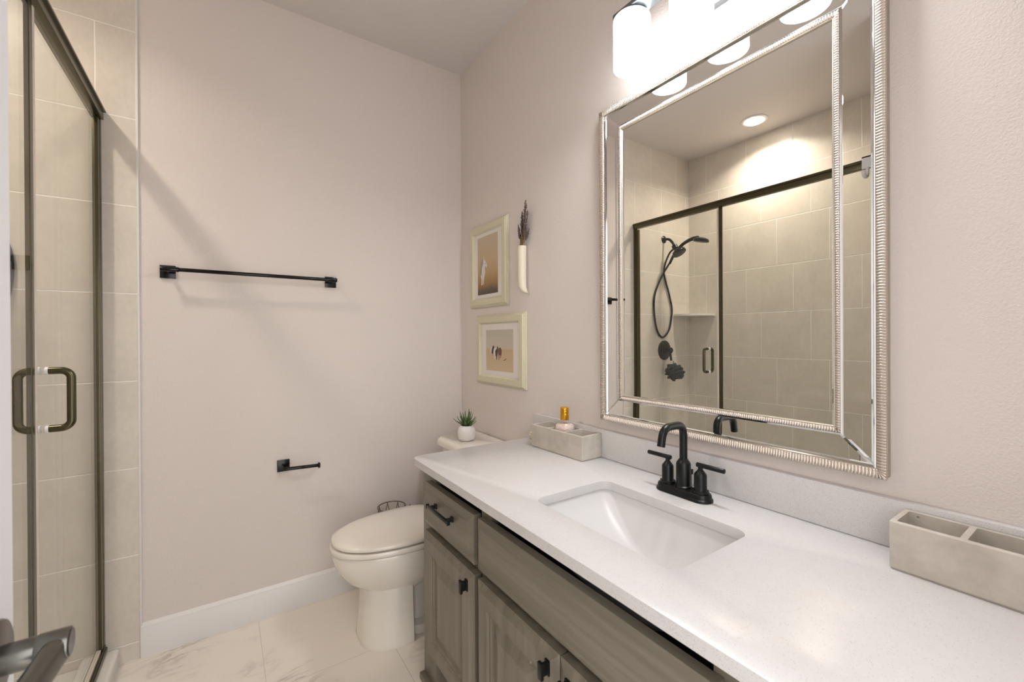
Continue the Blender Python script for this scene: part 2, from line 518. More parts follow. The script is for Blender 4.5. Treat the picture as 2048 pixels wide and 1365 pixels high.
# room door, standing open at the left edge of the view
t = thing('door_1', (-.19, .25, 0), 'white room door standing open at the far left, with a gunmetal lever', 'door')
t['kind'] = 'structure'
b = new(); box(b, -.207, -.172, -.13, .619, .01, 2.04, .002); obj('door_leaf', b, M['door'], t)
hd = new(); cyl(hd, (-.172, .556, .958), (-.163, .556, .958), .034, 40, .003); cyl(hd, (-.166, .556, .958), (-.140, .556, .958), .0125, 28, .001)
lev = obj('lever_handle', hd, M['handle_steel'], t)
g = new()
cyl(g, (-.141, .556, .958), (-.119, .556, .958), .0132, 28, .0012)
rings = []
for i in range(13):
    s = i / 12
    y = .562 - .125 * s; x = -.127 - .012 * s; z = .9545 - .002 * s
    hw = .0085; hh = .0138 - .0030 * s
    rings.append([Vector((x + hw * math.cos(a) ** 3 if False else x + hw * (abs(math.cos(a)) ** .6) * (1 if math.cos(a) >= 0 else -1), y, z + hh * (abs(math.sin(a)) ** .6) * (1 if math.sin(a) >= 0 else -1))) for a in [2 * PI * k / 20 for k in range(20)]])
loft(g, rings)
obj('grip', g, M['handle_steel'], lev)
g = new(); cyl(g, (-.1192, .556, .958), (-.1184, .556, .958), .0112, 28); obj('end_cap', g, M['black_gloss'], lev, label='dark recessed end of the lever')

# ---------------------------------------------------------------- shower enclosure
t = thing('shower_enclosure', (XG, 1.45, .068), 'dark bronze framed glass shower enclosure with hinged door and fixed pane', 'shower enclosure')
b = new(); box(b, XG - .017, XG + .017, YN + .008, B - .008, 2.060, 2.102, .002); box(b, XG - .024, XG + .024, YN + .008, B - .008, 2.088, 2.095, .001); obj('header', b, M['bronze'], t)
b = new(); box(b, XG - .016, XG + .016, YN + .008, B - .008, .068, .084, .002); box(b, XG - .004, XG + .012, YN + .01, B - .01, .083, .094, .001); obj('sill_track', b, M['bronze'], t)
b = new(); box(b, XG - .009, XG + .010, B - .028, B - .0065, .084, 2.060, .002); obj('stile', b, M['bronze'], t)
b = new(); box(b, XG - .014, XG + .014, YN + .0065, YN + .03, .084, 2.060, .002); obj('stile', b, M['bronze'], t)
b = new(); box(b, XG - .005, XG + .005, 1.483, 1.505, .084, 2.060, .002); obj('center_post', b, M['bronze'], t)
b = new(); box(b, XG - .004, XG + .004, YN + .028, 1.482, .092, 2.062); obj('fixed_pane', b, M['glass'], t, 0)
gd = new(); box(gd, XG - .004, XG + .004, 1.514, B - .040, .100, 2.050)
gd = obj('glass_door', gd, M['glass'], t, 0)
b = new(); box(b, XG - .008, XG + .009, B - .054, B - .030, .098, 2.052, .002); obj('hinge_rail', b, M['bronze'], gd)
b = new(); box(b, XG - .006, XG + .006, 1.5055, 1.516, .100, 2.050, .001); obj('edge_seal', b, M['seal'], gd, label='clear vinyl strip along the free edge of the glass door')
b = new(); box(b, XG - .006, XG + .006, 1.516, B - .056, .094, .104, .001); obj('bottom_sweep', b, M['seal'], gd)
def d_handle(sg):
    x0 = XG + sg * .0045; x1 = XG + (.052 if sg > 0 else -.044); y = 1.578; r = .020
    pts = [(x0, y, 1.008), (x1 - sg * r, y, 1.008)]
    for k in range(1, 8):
        a = PI / 2 * k / 8; pts.append((x1 - sg * r + sg * r * math.sin(a), y, 1.008 + r - r * math.cos(a)))
    pts += [(x1, y, 1.008 + r), (x1, y, 1.158 - r)]
    for k in range(1, 8):
        a = PI / 2 * k / 8; pts.append((x1 - sg * r + sg * r * math.cos(a), y, 1.158 - r + r * math.sin(a)))
    pts += [(x1 - sg * r, y, 1.158), (x0, y, 1.158)]
    return tube(new(), pts, .0092, 18)
for sg in (1, -1):
    h = obj('pull_handle', d_handle(sg), M['bronze'], gd)
    for z in (1.008, 1.158):
        b = new(); cyl(b, (XG + sg * .0042, 1.578, z), (XG + sg * .0105, 1.578, z), .0102, 20, .0006); obj('washer', b, M['white_plastic'], h, label='clear plastic washer')

# white clip over the near end of the header
t = thing('header_clip', (XG, .79, 2.05), 'white plastic hook clipped over the near end of the shower header', 'hook')
b = new(); box(b, XG + .025, XG + .030, .762, .806, 2.052, 2.112, .002); box(b, XG - .030, XG + .030, .762, .806, 2.1025, 2.112, .002); obj('clip', b, M['white_plastic'], t)
b = new()
pts = [Vector((XG + .0275, .784, 2.056))] + [Vector((XG + .027 + .026 - .026 * math.cos(a), .784, 2.030 - .026 * math.sin(a))) for a in [PI * k / 10 for k in range(11)]]
tube(b, pts, .008, 12); obj('hook', b, M['white_plastic'], t)

# shower head with hand shower
t = thing('shower_fixture', (-.745, B - .006, 2.03), 'matte black shower head with hand shower and hanging hose, on the tiled wall', 'shower head')
b = new(); lathe(b, (-.745, B - .006, 2.03), (0, -1, 0), [(.030, 0), (.030, .004), (.022, .010), (.012, .014)]); obj('flange', b, M['black'], t)
b = new(); tube(b, spline([(-.745, B - .015, 2.03), (-.745, 2.13, 2.022), (-.745, 2.098, 1.99), (-.745, 2.078, 1.955)], 8), .0105, 14); obj('shower_arm', b, M['black'], t)
b = new(); lathe(b, (-.745, 2.085, 1.970), (0, -.45, -.9), [(.014, 0), (.022, .008), (.022, .034), (.016, .042)]); tube(b, [(-.745, 2.08, 1.945), (-.745, 2.035, 1.935)], .014, 14); obj('diverter', b, M['black'], t)
b = new(); lathe(b, (-.745, 2.058, 1.932), (0, -.55, -.84), [(.014, 0), (.030, .010), (.050, .024), (.054, .032), (.054, .042), (.047, .045)], 36); obj('rain_head', b, M['black'], t)
b = new(); hs = spline([(-.745, 2.125, 1.825), (-.745, 2.085, 1.89), (-.745, 2.015, 1.955), (-.745, 1.935, 1.985), (-.745, 1.875, 1.986)], 8)
tube(b, hs, .012, 14, radii=[.0095 + .006 * i / (len(hs) - 1) for i in range(len(hs))]); obj('hand_shower_grip', b, M['black'], t)
b = new(); lathe(b, (-.745, 1.848, 1.982), (0, .22, -.97), [(.030, 0), (.052, .010), (.057, .020), (.057, .030), (.050, .034)], 36); obj('hand_shower_head', b, M['black'], t)
hose = [(-.772, 2.075, 1.955), (-.735, 2.12, 1.905), (-.722, 2.162, 1.765), (-.795, 2.168, 1.59), (-.832, 2.168, 1.473), (-.825, 2.168, 1.393), (-.793, 2.168, 1.293), (-.711, 2.168, 1.232), (-.638, 2.168, 1.293), (-.603, 2.168, 1.446), (-.616, 2.168, 1.581), (-.690, 2.160, 1.721), (-.742, 2.135, 1.815), (-.745, 2.124, 1.832)]
b = new(); tube(b, spline(hose, 7), .0075, 10); obj('hose', b, M['black'], t)

t = thing('shower_valve', (-.745, B - .006, 1.128), 'round black shower valve plate with lever, on the tiled wall below the hose', 'shower valve')
b = new(); lathe(b, (-.745, B - .006, 1.128), (0, -1, 0), [(.080, 0), (.080, .004), (.074, .009), (.030, .012), (.028, .03)], 40); obj('valve_plate', b, M['black'], t)
b = new(); lathe(b, (-.745, B - .036, 1.128), (0, -1, 0), [(.020, 0), (.020, .012), (.024, .014), (.024, .036), (.020, .040)], 28); tube(b, [(-.745, B - .062, 1.115), (-.745, B - .072, 1.045)], .009, 12); obj('lever', b, M['black'], t)

# mesh sponge hung on the valve lever
b = new()
bmesh.ops.create_icosphere(b, subdivisions=4, radius=.066)
for v in b.verts:
    d = v.co.normalized()
    k = 1 + .16 * math.sin(9 * d.x + 4 * d.z) * math.sin(8 * d.y - 3 * d.x) + .13 * math.sin(13 * d.z + 7 * d.y) + .06 * math.sin(31 * d.x + 19 * d.z)
    v.co = Vector((-.742, B - .105, .955)) + Vector((d.x * .066, d.y * .062, d.z * .062)) * k
tube(b, spline([(-.745, B - .088, 1.040), (-.735, B - .100, 1.036), (-.720, B - .105, 1.015), (-.730, B - .105, .99)], 6), .003, 8)
o = obj('bath_sponge', b, M['loofah'], None, 60, origin=(-.742, B - .105, .89)); tag(o, 'dark grey mesh bath sponge hanging under the shower valve', 'bath sponge')

# corner shelf
b = new()
pts = [(XL, B - .006)] + [(XL + .225 * math.cos(a) ** .8 if math.cos(a) > 1e-6 else XL, B - .006 - .235 * math.sin(a) ** .8 if math.sin(a) > 1e-6 else B - .006) for a in [PI / 2 * k / 12 for k in range(13)]]
poly_prism(b, pts, lambda x, y, h: Vector((x, y, h)), 1.408, 1.424)
o = obj('corner_shelf', b, M['acrylic'], None, 30, origin=(XL + .1, B - .1, 1.408)); tag(o, 'white quarter-round shelf in the tiled shower corner', 'shelf')

# recessed light over the shower
t = thing('recessed_light', (-.832, 1.505, H), 'round white recessed ceiling light over the shower', 'ceiling light')
b = new(); lathe(b, (-.832, 1.505, H), (0, 0, -1), [(.084, 0), (.084, .004), (.076, .008), (.062, .006), (.058, .003)], 48); obj('trim_ring', b, M['trim'], t)
b = new(); lathe(b, (-.832, 1.505, H - .0035), (0, 0, -1), [(.0575, 0), (.0575, .003), (.05, .005)], 48); obj('lens', b, M['can'], t)
ld = bpy.data.lights.new('recessed_lamp', 'AREA'); ld.shape = 'DISK'; ld.size = .11; ld.energy = CAN_WATTS; ld.color = (1.0, .88, .75); ld.spread = math.radians(140)
lo = bpy.data.objects.new('recessed_lamp', ld); C.objects.link(lo); lo.location = (0, 0, -.011); lo.parent = t

# ---------------------------------------------------------------- towel bar, paper holder
t = thing('towel_bar', (.12, B, 1.507), 'long black towel bar with square plates on the back wall', 'towel bar')
for x in (-.184, .425):
    b = new(); box(b, x - .025, x + .025, B - .009, B, 1.482, 1.533, .001); p_ = obj('wall_plate', b, M['black_gloss'], t)
    b = new(); cyl(b, (x + (-.002 if x < 0 else .002), B - .008, 1.512), (x + (-.002 if x < 0 else .002), B - .062, 1.512), .008, 18); obj('post', b, M['black_gloss'], p_)
b = new(); cyl(b, (-.150, B - .062, 1.512), (.400, B - .062, 1.512), .0078, 20, .0005)
cyl(b, (-.203, B - .062, 1.512), (-.145, B - .062, 1.512), .0096, 20, .001); cyl(b, (.390, B - .062, 1.512), (.443, B - .062, 1.512), .0096, 20, .001); obj('bar', b, M['black_gloss'], t)

t = thing('paper_holder', (.22, B, .662), 'short black toilet paper holder arm on the back wall', 'paper holder')
b = new(); box(b, .195, .245, B - .009, B, .636, .688, .001); obj('wall_plate', b, M['black_gloss'], t)
b = new(); cyl(b, (.226, B - .008, .664), (.226, B - .056, .660), .006, 18); obj('post', b, M['black_gloss'], t)
b = new(); cyl(b, (.215, B - .056, .658), (.360, B - .056, .652), .0075, 20, .0005); lathe(b, (.356, B - .056, .652), (1, 0, -.03), [(.0075, 0), (.013, .001), (.013, .007), (.011, .009)], 24); obj('arm', b, M['black_gloss'], t)

# ---------------------------------------------------------------- toilet
YT = 1.80
t = thing('toilet', (.74, YT, 0), 'white elongated toilet with closed lid between vanity and back wall', 'toilet')
def egg(xf, xb, hw, z, n=48, back=.62, pw=2.25):
    """plan outline: long rounded front at xf, blunter back at xb"""
    xc = xf + (xb - xf) * back
    pts = []
    for i in range(n):
        a = 2 * PI * i / n
        ca, sa = math.cos(a), math.sin(a)
        ax = (xc - xf) if ca < 0 else (xb - xc)
        e = 2 / pw if ca < 0 else 2 / 3.2
        x = xc + ax * (abs(ca) ** e) * (1 if ca >= 0 else -1)
        y = YT + hw * (abs(sa) ** (2 / (pw if ca < 0 else 2.6))) * (1 if sa >= 0 else -1)
        pts.append(Vector((x, y, z)))
    return pts
b = new()
sec = [(.205, .475, .70, .112), (.222, .455, .74, .122), (.240, .428, .79, .136), (.262, .402, .82, .153), (.290, .380, .84, .167), (.318, .364, .848, .175),
       (.345, .355, .85, .179), (.378, .349, .85, .181), (.386, .352, .85, .179)]
loft(b, [egg(xf, xb, hw, z) for z, xf, xb, hw in sec])
def column(xf, xb, hw, z):
    pts = []
    for k in range(25):
        a = PI / 2 + PI * k / 24; ca, sa = math.cos(a), math.sin(a)
        pts.append(Vector((xf + .16 - .16 * abs(ca) ** .85, YT + hw * (abs(sa) ** .75) * (1 if sa >= 0 else -1), z)))
    return pts + [Vector((xb, YT - hw, z)), Vector((xb + .006, YT - hw + .008, z)), Vector((xb + .006, YT + hw - .008, z)), Vector((xb, YT + hw, z))]
loft(b, [column(xf, .636, hw, z) for z, xf, hw in ((0, .449, .139), (.008, .447, .140), (.02, .450, .138), (.10, .457, .132), (.18, .462, .127), (.255, .464, .125))])
loft(b, [rrect(.64, 1.02, YT - hw, YT + hw, .05, z) for z, hw in ((.0, .112), (.036, .112), (.046, .078), (.24, .074), (.34, .12), (.375, .15))])
box(b, .80, 1.08, YT - .13, YT + .13, .30, .385, .02)
obj('bowl', b, M['porcelain'], t, 40)
b = new(); loft(b, [egg(.345, .845, .184, .390), egg(.341, .847, .187, .394), egg(.341, .847, .187, .404), egg(.345, .845, .184, .410)]); obj('seat', b, M['porcelain'], t, 50)
b = new()
lp = [(.352, .845, .178, .4145), (.349, .846, .181, .418), (.349, .846, .181, .426), (.353, .844, .178, .431), (.372, .835, .162, .4365), (.42, .81, .12, .4395), (.50, .76, .06, .4405)]
loft(b, [egg(*q) for q in [(a, bb, c, d) for a, bb, c, d in lp]]); obj('lid', b, M['porcelain'], t, 50)
b = new(); box(b, .845, .880, YT - .10, YT + .10, .388, .425, .008); obj('hinge', b, M['porcelain'], t)
b = new()
loft(b, [rrect(.905 + i, 1.118, YT - .205 + i * 1.5, YT + .205 - i * 1.5, .055, z) for z, i in ((.384, .03), (.40, .018), (.55, .006), (.694, 0))]); obj('tank', b, M['porcelain'], t, 40)
b = new()
loft(b, [rrect(.888 + i, 1.122, YT - .228 + i, YT + .233 - i, .05, z) for z, i in ((.695, .006), (.700, .0), (.718, .0), (.728, .004), (.735, .014))]); obj('tank_lid', b, M['porcelain'], t, 40)

# wire paper stand behind the toilet
t = thing('wire_stand', (.685, 2.075, 0), 'bronze wire paper stand on the floor behind the toilet', 'paper stand')
cx, cy, rr = .685, 2.085, .066
for z in (.006, .14, .27, .402):
    b = new(); tube(b, circle((cx, cy, z), rr, Vector((1, 0, 0)), Vector((0, 1, 0)), 32), .0028, 8, closed=True); obj('ring', b, M['wire'], t)
b = new()
for k in range(8):
    for sg in (1, -1):
        pts = []
        for i in range(25):
            s = i / 24; a = 2 * PI * k / 8 + sg * 1.6 * s
            pts.append((cx + rr * math.cos(a), cy + rr * math.sin(a), .006 + .396 * s))
        tube(b, pts, .0018, 6)
obj('lattice', b, M['wire'], t)
b = new(); tube(b, [(.775, 2.075, .003), (.775, 2.075, .395)], .003, 8); tube(b, [(.751, 2.083, .006), (.775, 2.075, .006)], .003, 8); obj('rod', b, M['wire'], t)

# ---------------------------------------------------------------- vanity
t = thing('vanity_cabinet', (.86, .67, 0), 'grey-brown stained wood vanity cabinet with raised-panel doors under the white countertop', 'cabinet')
XF = .585; YV0, YV1 = -.105, 1.462; ZT = .784
b = new()
box(b, XF + .034, W - .002, YV1 - .018, YV1, .0, ZT, .001); box(b, XF + .034, W - .002, YV0, YV0 + .018, .0, ZT, .001)
box(b, XF + .034, W - .002, YV0 + .018, YV1 - .018, .15, .168); box(b, W - .012, W - .002, YV0 + .018, YV1 - .018, .168, ZT)
obj('carcass', b, M['wood_v'], t)
b = new()
fr = [(1.355, YV1), (.985, 1.040), (.305, .355), (YV0, YV0 + .06)]
FF = XF + .013
for a, c in fr: box(b, FF, FF + .0195, a, c, .135, ZT, .0008)
for (a, c) in ((1.040, 1.355), (.355, .985), (YV0 + .06, .305)):
    for z0, z1 in ((.570, .620), (.135, .195)): box(b, FF, FF + .0195, a, c, z0, z1, .0008)
box(b, FF, FF + .0195, .640, .690, .195, .590, .0008)
obj('face_frame', b, M['wood_h'], t)
b = new(); box(b, XF + .06, XF + .075, YV0 + .02, YV1 - .02, 0, .149); obj('toe_kick', b, M['wood_h'], t)
for a in (1.360, YV0):
    b = new(); pts = [(a, 0), (a + .102, 0), (a + .102, .135), (a, .135)]
    box(b, XF + .0125, XF + .055, a, a + .102, .02, .134, .002); box(b, XF - .004, XF + .06, a - .008, a + .110, 0, .024, .004); obj('foot', b, M['wood_v'], t)
mpx = lambda a, c, h: Vector((XF - .0005 - h, a, c))
FP = [(0, -.012), (0, .010), (.003, .0125), (.018, .019), (.020, .020)]
DP = FP + [(.058, .020), (.061, .017), (.063, .0135), (.068, .0135), (.070, .0105), (.073, .0085), (.080, .0085), (.108, .0165), (.110, .017)]
def front(name, a0, a1, c0, c1, prof, m, parent):
    b = new(); ring_sweep(b, a0, a1, c0, c1, prof, mpx, cap=True)
    return obj(name, b, m, parent, 0)
def pull(y0, y1, z, parent):
    b = new()
    for y in (y0 + .018, y1 - .018):
        box(b, XF - .027, XF - .0205, y - .0075, y + .0075, z - .0075, z + .0075, .0015); box(b, XF - .041, XF - .026, y - .005, y + .005, z - .005, z + .005, .001)
    box(b, XF - .048, XF - .040, y0, y1, z - .005, z + .005, .0012)
    for y in (y0, y1): box(b, XF - .049, XF - .039, y - .003, y + .003, z - .0068, z + .0068, .001)
    obj('drawer_pull', b, M['black'], parent)
def knob(y, z, parent):
    b = new()
    box(b, XF - .0255, XF - .0205, y - .007, y + .007, z - .016, z + .016, .0015)
    box(b, XF - .038, XF - .025, y - .004, y + .004, z - .013, z + .013, .001)
    box(b, XF - .0445, XF - .037, y - .007, y + .007, z - .018, z + .018, .0015)
    obj('knob', b, M['black'], parent)
for a0, a1 in ((1.043, 1.388), (-.062, .318)):
    d = front('drawer', a0, a1, .602, .742, FP, M['wood_h'], t)
    mid = (a0 + a1) / 2; pull(mid - .077, mid + .077, .694, d)
front('false_front', .338, 1.019, .602, .742, FP, M['wood_h'], t)
for a0, a1, ky in ((1.041, 1.388, 1.068), (.677, 1.020, .704), (.338, .674, .64), (-.062, .318, .26)):
    d = front('cabinet_door', a0, a1, .160, .576, DP, M['wood_v'], t)
    knob(ky, .539, d)

# countertop slab with the sink cut-out
def slab(outer, inner, z0, z1, ease=.003):
    b = new()
    def loop(pts, z, ins=0):
        return [b.verts.new((p[0], p[1], z)) for p in pts]
    def inset(pts, d, hole=False):
        n = len(pts); out = []
        for i in range(n):
            p0 = Vector(pts[i - 1][:2]); p1 = Vector(pts[i][:2]); p2 = Vector(pts[(i + 1) % n][:2])
            e1 = (p1 - p0); e2 = (p2 - p1)
            n1 = Vector((-e1.y, e1.x)).normalized(); n2 = Vector((-e2.y, e2.x)).normalized()
            m_ = (n1 + n2); m_ = m_ / max(m_.length_squared / 2, 1e-6) if m_.length > 1e-6 else n1
            out.append((p1.x + m_.x * d, p1.y + m_.y * d))
        return out
    sets = []
    for pts, sg in ((outer, 1), (inner, -1)):
        l0 = loop(pts, z0); l1 = loop(pts, z1 - ease); l2 = loop(inset(pts, ease * .3 * sg), z1 - ease * .3); l3 = loop(inset(pts, ease * sg), z1)
        n = len(pts)
        for q0, q1 in ((l0, l1), (l1, l2), (l2, l3)):
            for i in range(n):
                j = (i + 1) % n; b.faces.new((q0[i], q0[j], q1[j], q1[i]))
        sets.append((l0, l3))
    for k in (0, 1):
        ed = []
        for s_ in sets:
            l = s_[k]
            for i in range(len(l)):
                e = b.edges.get((l[i], l[(i + 1) % len(l)])); ed.append(e)
        bmesh.ops.triangle_fill(b, edges=ed, use_beauty=True)
    return b
CX0, CX1, CY0, CY1 = .558, W - .001, -.14, 1.478
R_ = .032
outer = [(CX1, CY0), (CX1, CY1)]
outer += [(CX0 + R_ - R_ * math.sin(a), CY1 - R_ + R_ * math.cos(a)) for a in [PI / 2 * k / 8 for k in range(9)]]
outer += [(CX0, CY0)]
inner = [(p.x, p.y) for p in rrect(.678, .947, .477, .902, .032, 0, 8)]
b = slab(outer, inner, .784, ZC)
o = obj('countertop', b, M['quartz'], None, 35, origin=(.84, .67, .784)); tag(o, 'white speckled quartz countertop with an undermount sink cut-out', 'countertop')
b = new(); box(b, W - .020, W - .0005, CY0, CY1 + .004, ZC + .0003, .908, .002)
o = obj('backsplash', b, M['quartz'], None, 35, origin=(W - .01, .67, ZC)); tag(o, 'low speckled quartz backsplash along the wall below the mirror', 'backsplash')

# sink
t = thing('sink', (.81, .69, .66), 'white rectangular undermount sink in the countertop', 'sink')
def bowl(s, off):
    e = s ** 1.15
    x0 = .674 + .045 * e - off; x1 = .951 - .085 * e + off
    y1 = .906 - .235 * (s ** 1.35) + off; y0 = .473 + .07 * (s ** 1.1) - off
    z = .7835 - .125 * (1 - (1 - s) ** 1.6) - off * .9
    return rrect(x0, x1, y0, y1, .034 + .012 * s, z, 8)
b = new()
ss = [0, .04, .12, .25, .4, .55, .7, .82, .9, .96, 1.0]
inn = [bowl(s, 0) for s in ss]
cen = Vector((.795, .63, 0))
def shrink(r, k, dz): return [Vector((cen.x + (p.x - cen.x) * k, cen.y + (p.y - cen.y) * k, p.z + dz)) for p in r]
inn += [shrink(inn[-1], .85, -.004), shrink(inn[-1], .5, -.008), shrink(inn[-1], .2, -.010)]
flange = [Vector((p.x, p.y, .7835)) for p in rrect(.650, .975, .449, .930, .04, 0, 8)]
out = [bowl(s, .012) for s in ss]
for r_ in out:
    for p in r_: p.z = min(p.z, .768)
out += [shrink(out[-1], .6, -.01)]
loft(b, out[::-1] + [[Vector((p.x, p.y, .772)) for p in flange], flange] + inn)
obj('basin', b, M['sink'], t, 50)
b = new(); lathe(b, (cen.x, cen.y, .640), (0, 0, 1), [(.020, 0), (.031, .001), (.031, .004), (.026, .006), (.012, .005)], 28); obj('drain', b, M['black'], t)

# faucet
FX, FY = 1.030, .695
t = thing('faucet', (FX, FY, ZC), 'matte black two-handle faucet with high square-bent spout behind the sink', 'faucet')
def stad(hl, r, z, n=12):
    return [Vector((FX + r * math.cos(a), FY + hl + r * math.sin(a), z)) for a in [PI * k / n for k in range(n + 1)]] + [Vector((FX + r * math.cos(a), FY - hl + r * math.sin(a), z)) for a in [PI + PI * k / n for k in range(n + 1)]]
b = new(); z = ZC
loft(b, [stad(.052, .0275, z), stad(.052, .0290, z + .002), stad(.052, .0285, z + .006), stad(.052, .0255, z + .0085), stad(.052, .0250, z + .016), stad(.052, .0225, z + .020)])
obj('base_plate', b, M['black'], t)
b = new(); lathe(b, (FX, FY, z + .019), (0, 0, 1), [(.0215, 0), (.0215, .006), (.0188, .008), (.0188, .066), (.0172, .070), (.0115, .078), (.0105, .079)], 32)
ra = .026; zt = 1.000; xo = .934
pts = [(FX, FY, z + .09), (FX, FY, zt - ra)]
for k in range(1, 9):
    a = PI / 2 * k / 8; pts.append((FX - ra + ra * math.cos(a), FY, zt - ra + ra * math.sin(a)))
x2 = xo - .002; rb = .030
ang = math.radians(78)
cx_ = x2 + rb + .006
pts.append((cx_, FY, zt))
for k in range(1, 9):
    a = ang * k / 8; pts.append((cx_ - rb * math.sin(a), FY, zt - rb + rb * math.cos(a)))
dv = Vector((-math.cos(ang), 0, -math.sin(ang)))
e_ = Vector(pts[-1]); pts.append(tuple(e_ + dv * .024))
tube(b, pts, .0102, 20); obj('spout', b, M['black'], t)
for sg in (1, -1):
    y = FY + sg * .0495
    b = new(); lathe(b, (FX, y, z + .019), (0, 0, 1), [(.0205, 0), (.0205, .008), (.0165, .0095), (.0158, .012), (.0158, .047), (.0150, .050), (.0075, .060), (.0060, .062), (.0060, .076)], 28)
    h = obj('handle', b, M['black'], t)
    b = new(); cyl(b, (FX, y - sg * .010, z + .0915), (FX, y + sg * .065, z + .0915), .0062, 18, .001); obj('lever', b, M['black'], h)
b = new(); cyl(b, (FX + .024, FY - .006, z + .018), (FX + .024, FY - .006, z + .060), .0022, 10); box(b, FX + .018, FX + .030, FY - .010, FY - .002, z + .052, z + .066, .001); obj('lift_rod', b, M['black'], t)

# ---------------------------------------------------------------- mirror
MY0, MY1, MZ0, MZ1 = .286, 1.072, .946, 2.028
t = thing('mirror', (W, .68, MZ0), 'large rectangular wall mirror in a ribbed champagne frame with mirrored borders', 'mirror')
mpm = lambda a, c, h: Vector((W - h, a, c))
b = new(); ring_sweep(b, MY0 + .0015, MY1 - .0015, MZ0 + .0015, MZ1 - .0015, [(0, .001), (0, .026), (.019, .026), (.019, .001)], mpm); obj('frame_side', b, M['champagne_side'], t, 0)
b = new(); rib_ring(b, MY0, MY1, MZ0, MZ1, [(0, .024, .0), (.0, .0290, .9), (.0015, .0300, 1), (.0165, .0268, 1), (.0175, .0255, .7), (.0175, .021, 0)], mpm, .0060, .0022); obj('outer_frame', b, M['champagne'], t, 70, fixn=False)
b = new(); ring_sweep(b, MY0 + .0178, MY1 - .0178, MZ0 + .0178, MZ1 - .0178, [(0, .018), (0, .0255), (.002, .0265), (.004, .0255), (.004, .018)], mpm); obj('bead', b, M['chrome'], t, 0)
D0, D1 = .022, .080                 # mirrored border from D0 to D1 inset
def border(side):
    b = new()
    h_out, h_in = .0203, .0195      # leans inwards by a hair
    def P(u, d, h):
        if side == 0: return mpm(MY0 + u, MZ0 + d, h)
        if side == 1: return mpm(MY1 - d, MZ0 + u, h)
        if side == 2: return mpm(MY1 - u, MZ1 - d, h)
        return mpm(MY0 + d, MZ1 - u, h)
    L = (MY1 - MY0) if side in (0, 2) else (MZ1 - MZ0)
    e = .0050; dr = .0005; q = e * 1.414
    hh = lambda d: h_out + (h_in - h_out) * (d - D0) / (D1 - D0)
    o_ = [P(D0, D0, hh(D0) - dr), P(L - D0, D0, hh(D0) - dr), P(L - D1, D1, hh(D1) - dr), P(D1, D1, hh(D1) - dr)]
    i_ = [P(D0 + e + q, D0 + e, hh(D0 + e)), P(L - D0 - e - q, D0 + e, hh(D0 + e)), P(L - D1 + e - q, D1 - e, hh(D1 - e)), P(D1 - e + q, D1 - e, hh(D1 - e))]
    bk = [Vector((W - .014, p.y, p.z)) for p in o_]
    loft(b, [bk, o_, i_])
    return b
for s_ in range(4): obj('mirror_border', border(s_), M['mirror'], t, 0)
b = new(); rib_ring(b, MY0 + D1, MY1 - D1, MZ0 + D1, MZ1 - D1, [(0, .012, 0), (0, .0205, .8), (.0012, .0220, 1), (.0095, .0205, 1), (.0105, .0190, .6), (.0105, .017, 0)], mpm, .0054, .0019); obj('inner_frame', b, M['champagne'], t, 70, fixn=False)
D2 = D1 + .0105
b = new(); ring_sweep(b, MY0 + D1 - .0045, MY1 - D1 + .0045, MZ0 + D1 - .0045, MZ1 - D1 + .0045, [(0, .012), (0, .0196), (.0043, .0222), (.0043, .012)], mpm); obj('inner_flank', b, M['chrome'], t, 0, label='bright polished edge around the inner ribbed strip')
b = new(); ring_sweep(b, MY0 + D2, MY1 - D2, MZ0 + D2, MZ1 - D2, [(0, .010), (0, .0195), (.0018, .0205), (.0035, .0190), (.0035, .010)], mpm); obj('inner_bead', b, M['champagne_side'], t, 0)
b = new(); q = D2 + .0036
ring_sweep(b, MY0 + q, MY1 - q, MZ0 + q, MZ1 - q, [(0, .010), (0, .0163), (.002, .0165)], mpm, cap=True); obj('mirror_glass', b, M['mirror'], t, 0)
b = new(); box(b, W - .012, W - .0005, MY0 + .02, MY1 - .02, MZ0 + .02, MZ1 - .02); obj('backing', b, M['dark_gap'], t, 0)

# ---------------------------------------------------------------- vanity light
t = thing('vanity_light', (W, .66, 2.20), 'nickel bar light with three lit white glass cylinders above the mirror', 'wall light')
LX = 1.022
b = new(); box(b, W - .022, W - .0005, .590, .730, 2.142, 2.290, .004); obj('wall_plate', b, M['fixture'], t)
b = new(); box(b, LX - .034, LX + .030, .415, .905, 2.2055, 2.2215, .006, 3); box(b, LX, W - .02, .640, .680, 2.207, 2.221, .002); obj('bar', b, M['fixture'], t)
for y in (.858, .662, .466):
    b = new(); lathe(b, (LX, y, 2.2065), (0, 0, -1), [(.030, 0), (.044, .002), (.045, .009), (.036, .010)], 32); obj('socket_cup', b, M['fixture'], t)
    b = new(); lathe(b, (LX, y, 2.199), (0, 0, -1), [(.036, 0), (.050, .002), (.0535, .006), (.0545, .012), (.0545, .149), (.0535, .1515), (.051, .1525), (.049, .1510), (.049, .141)], 48); gs = obj('glass_shade', b, M['shade'], t, 40)
    b = new(); lathe(b, (LX, y, 2.199 - .1505), (0, 0, 1), [(.0488, 0), (.0488, .003)], 48); obj('added_disc', b, M['down_disc'], gs, 40)  # glowing disc added to send more of the lamp's light down

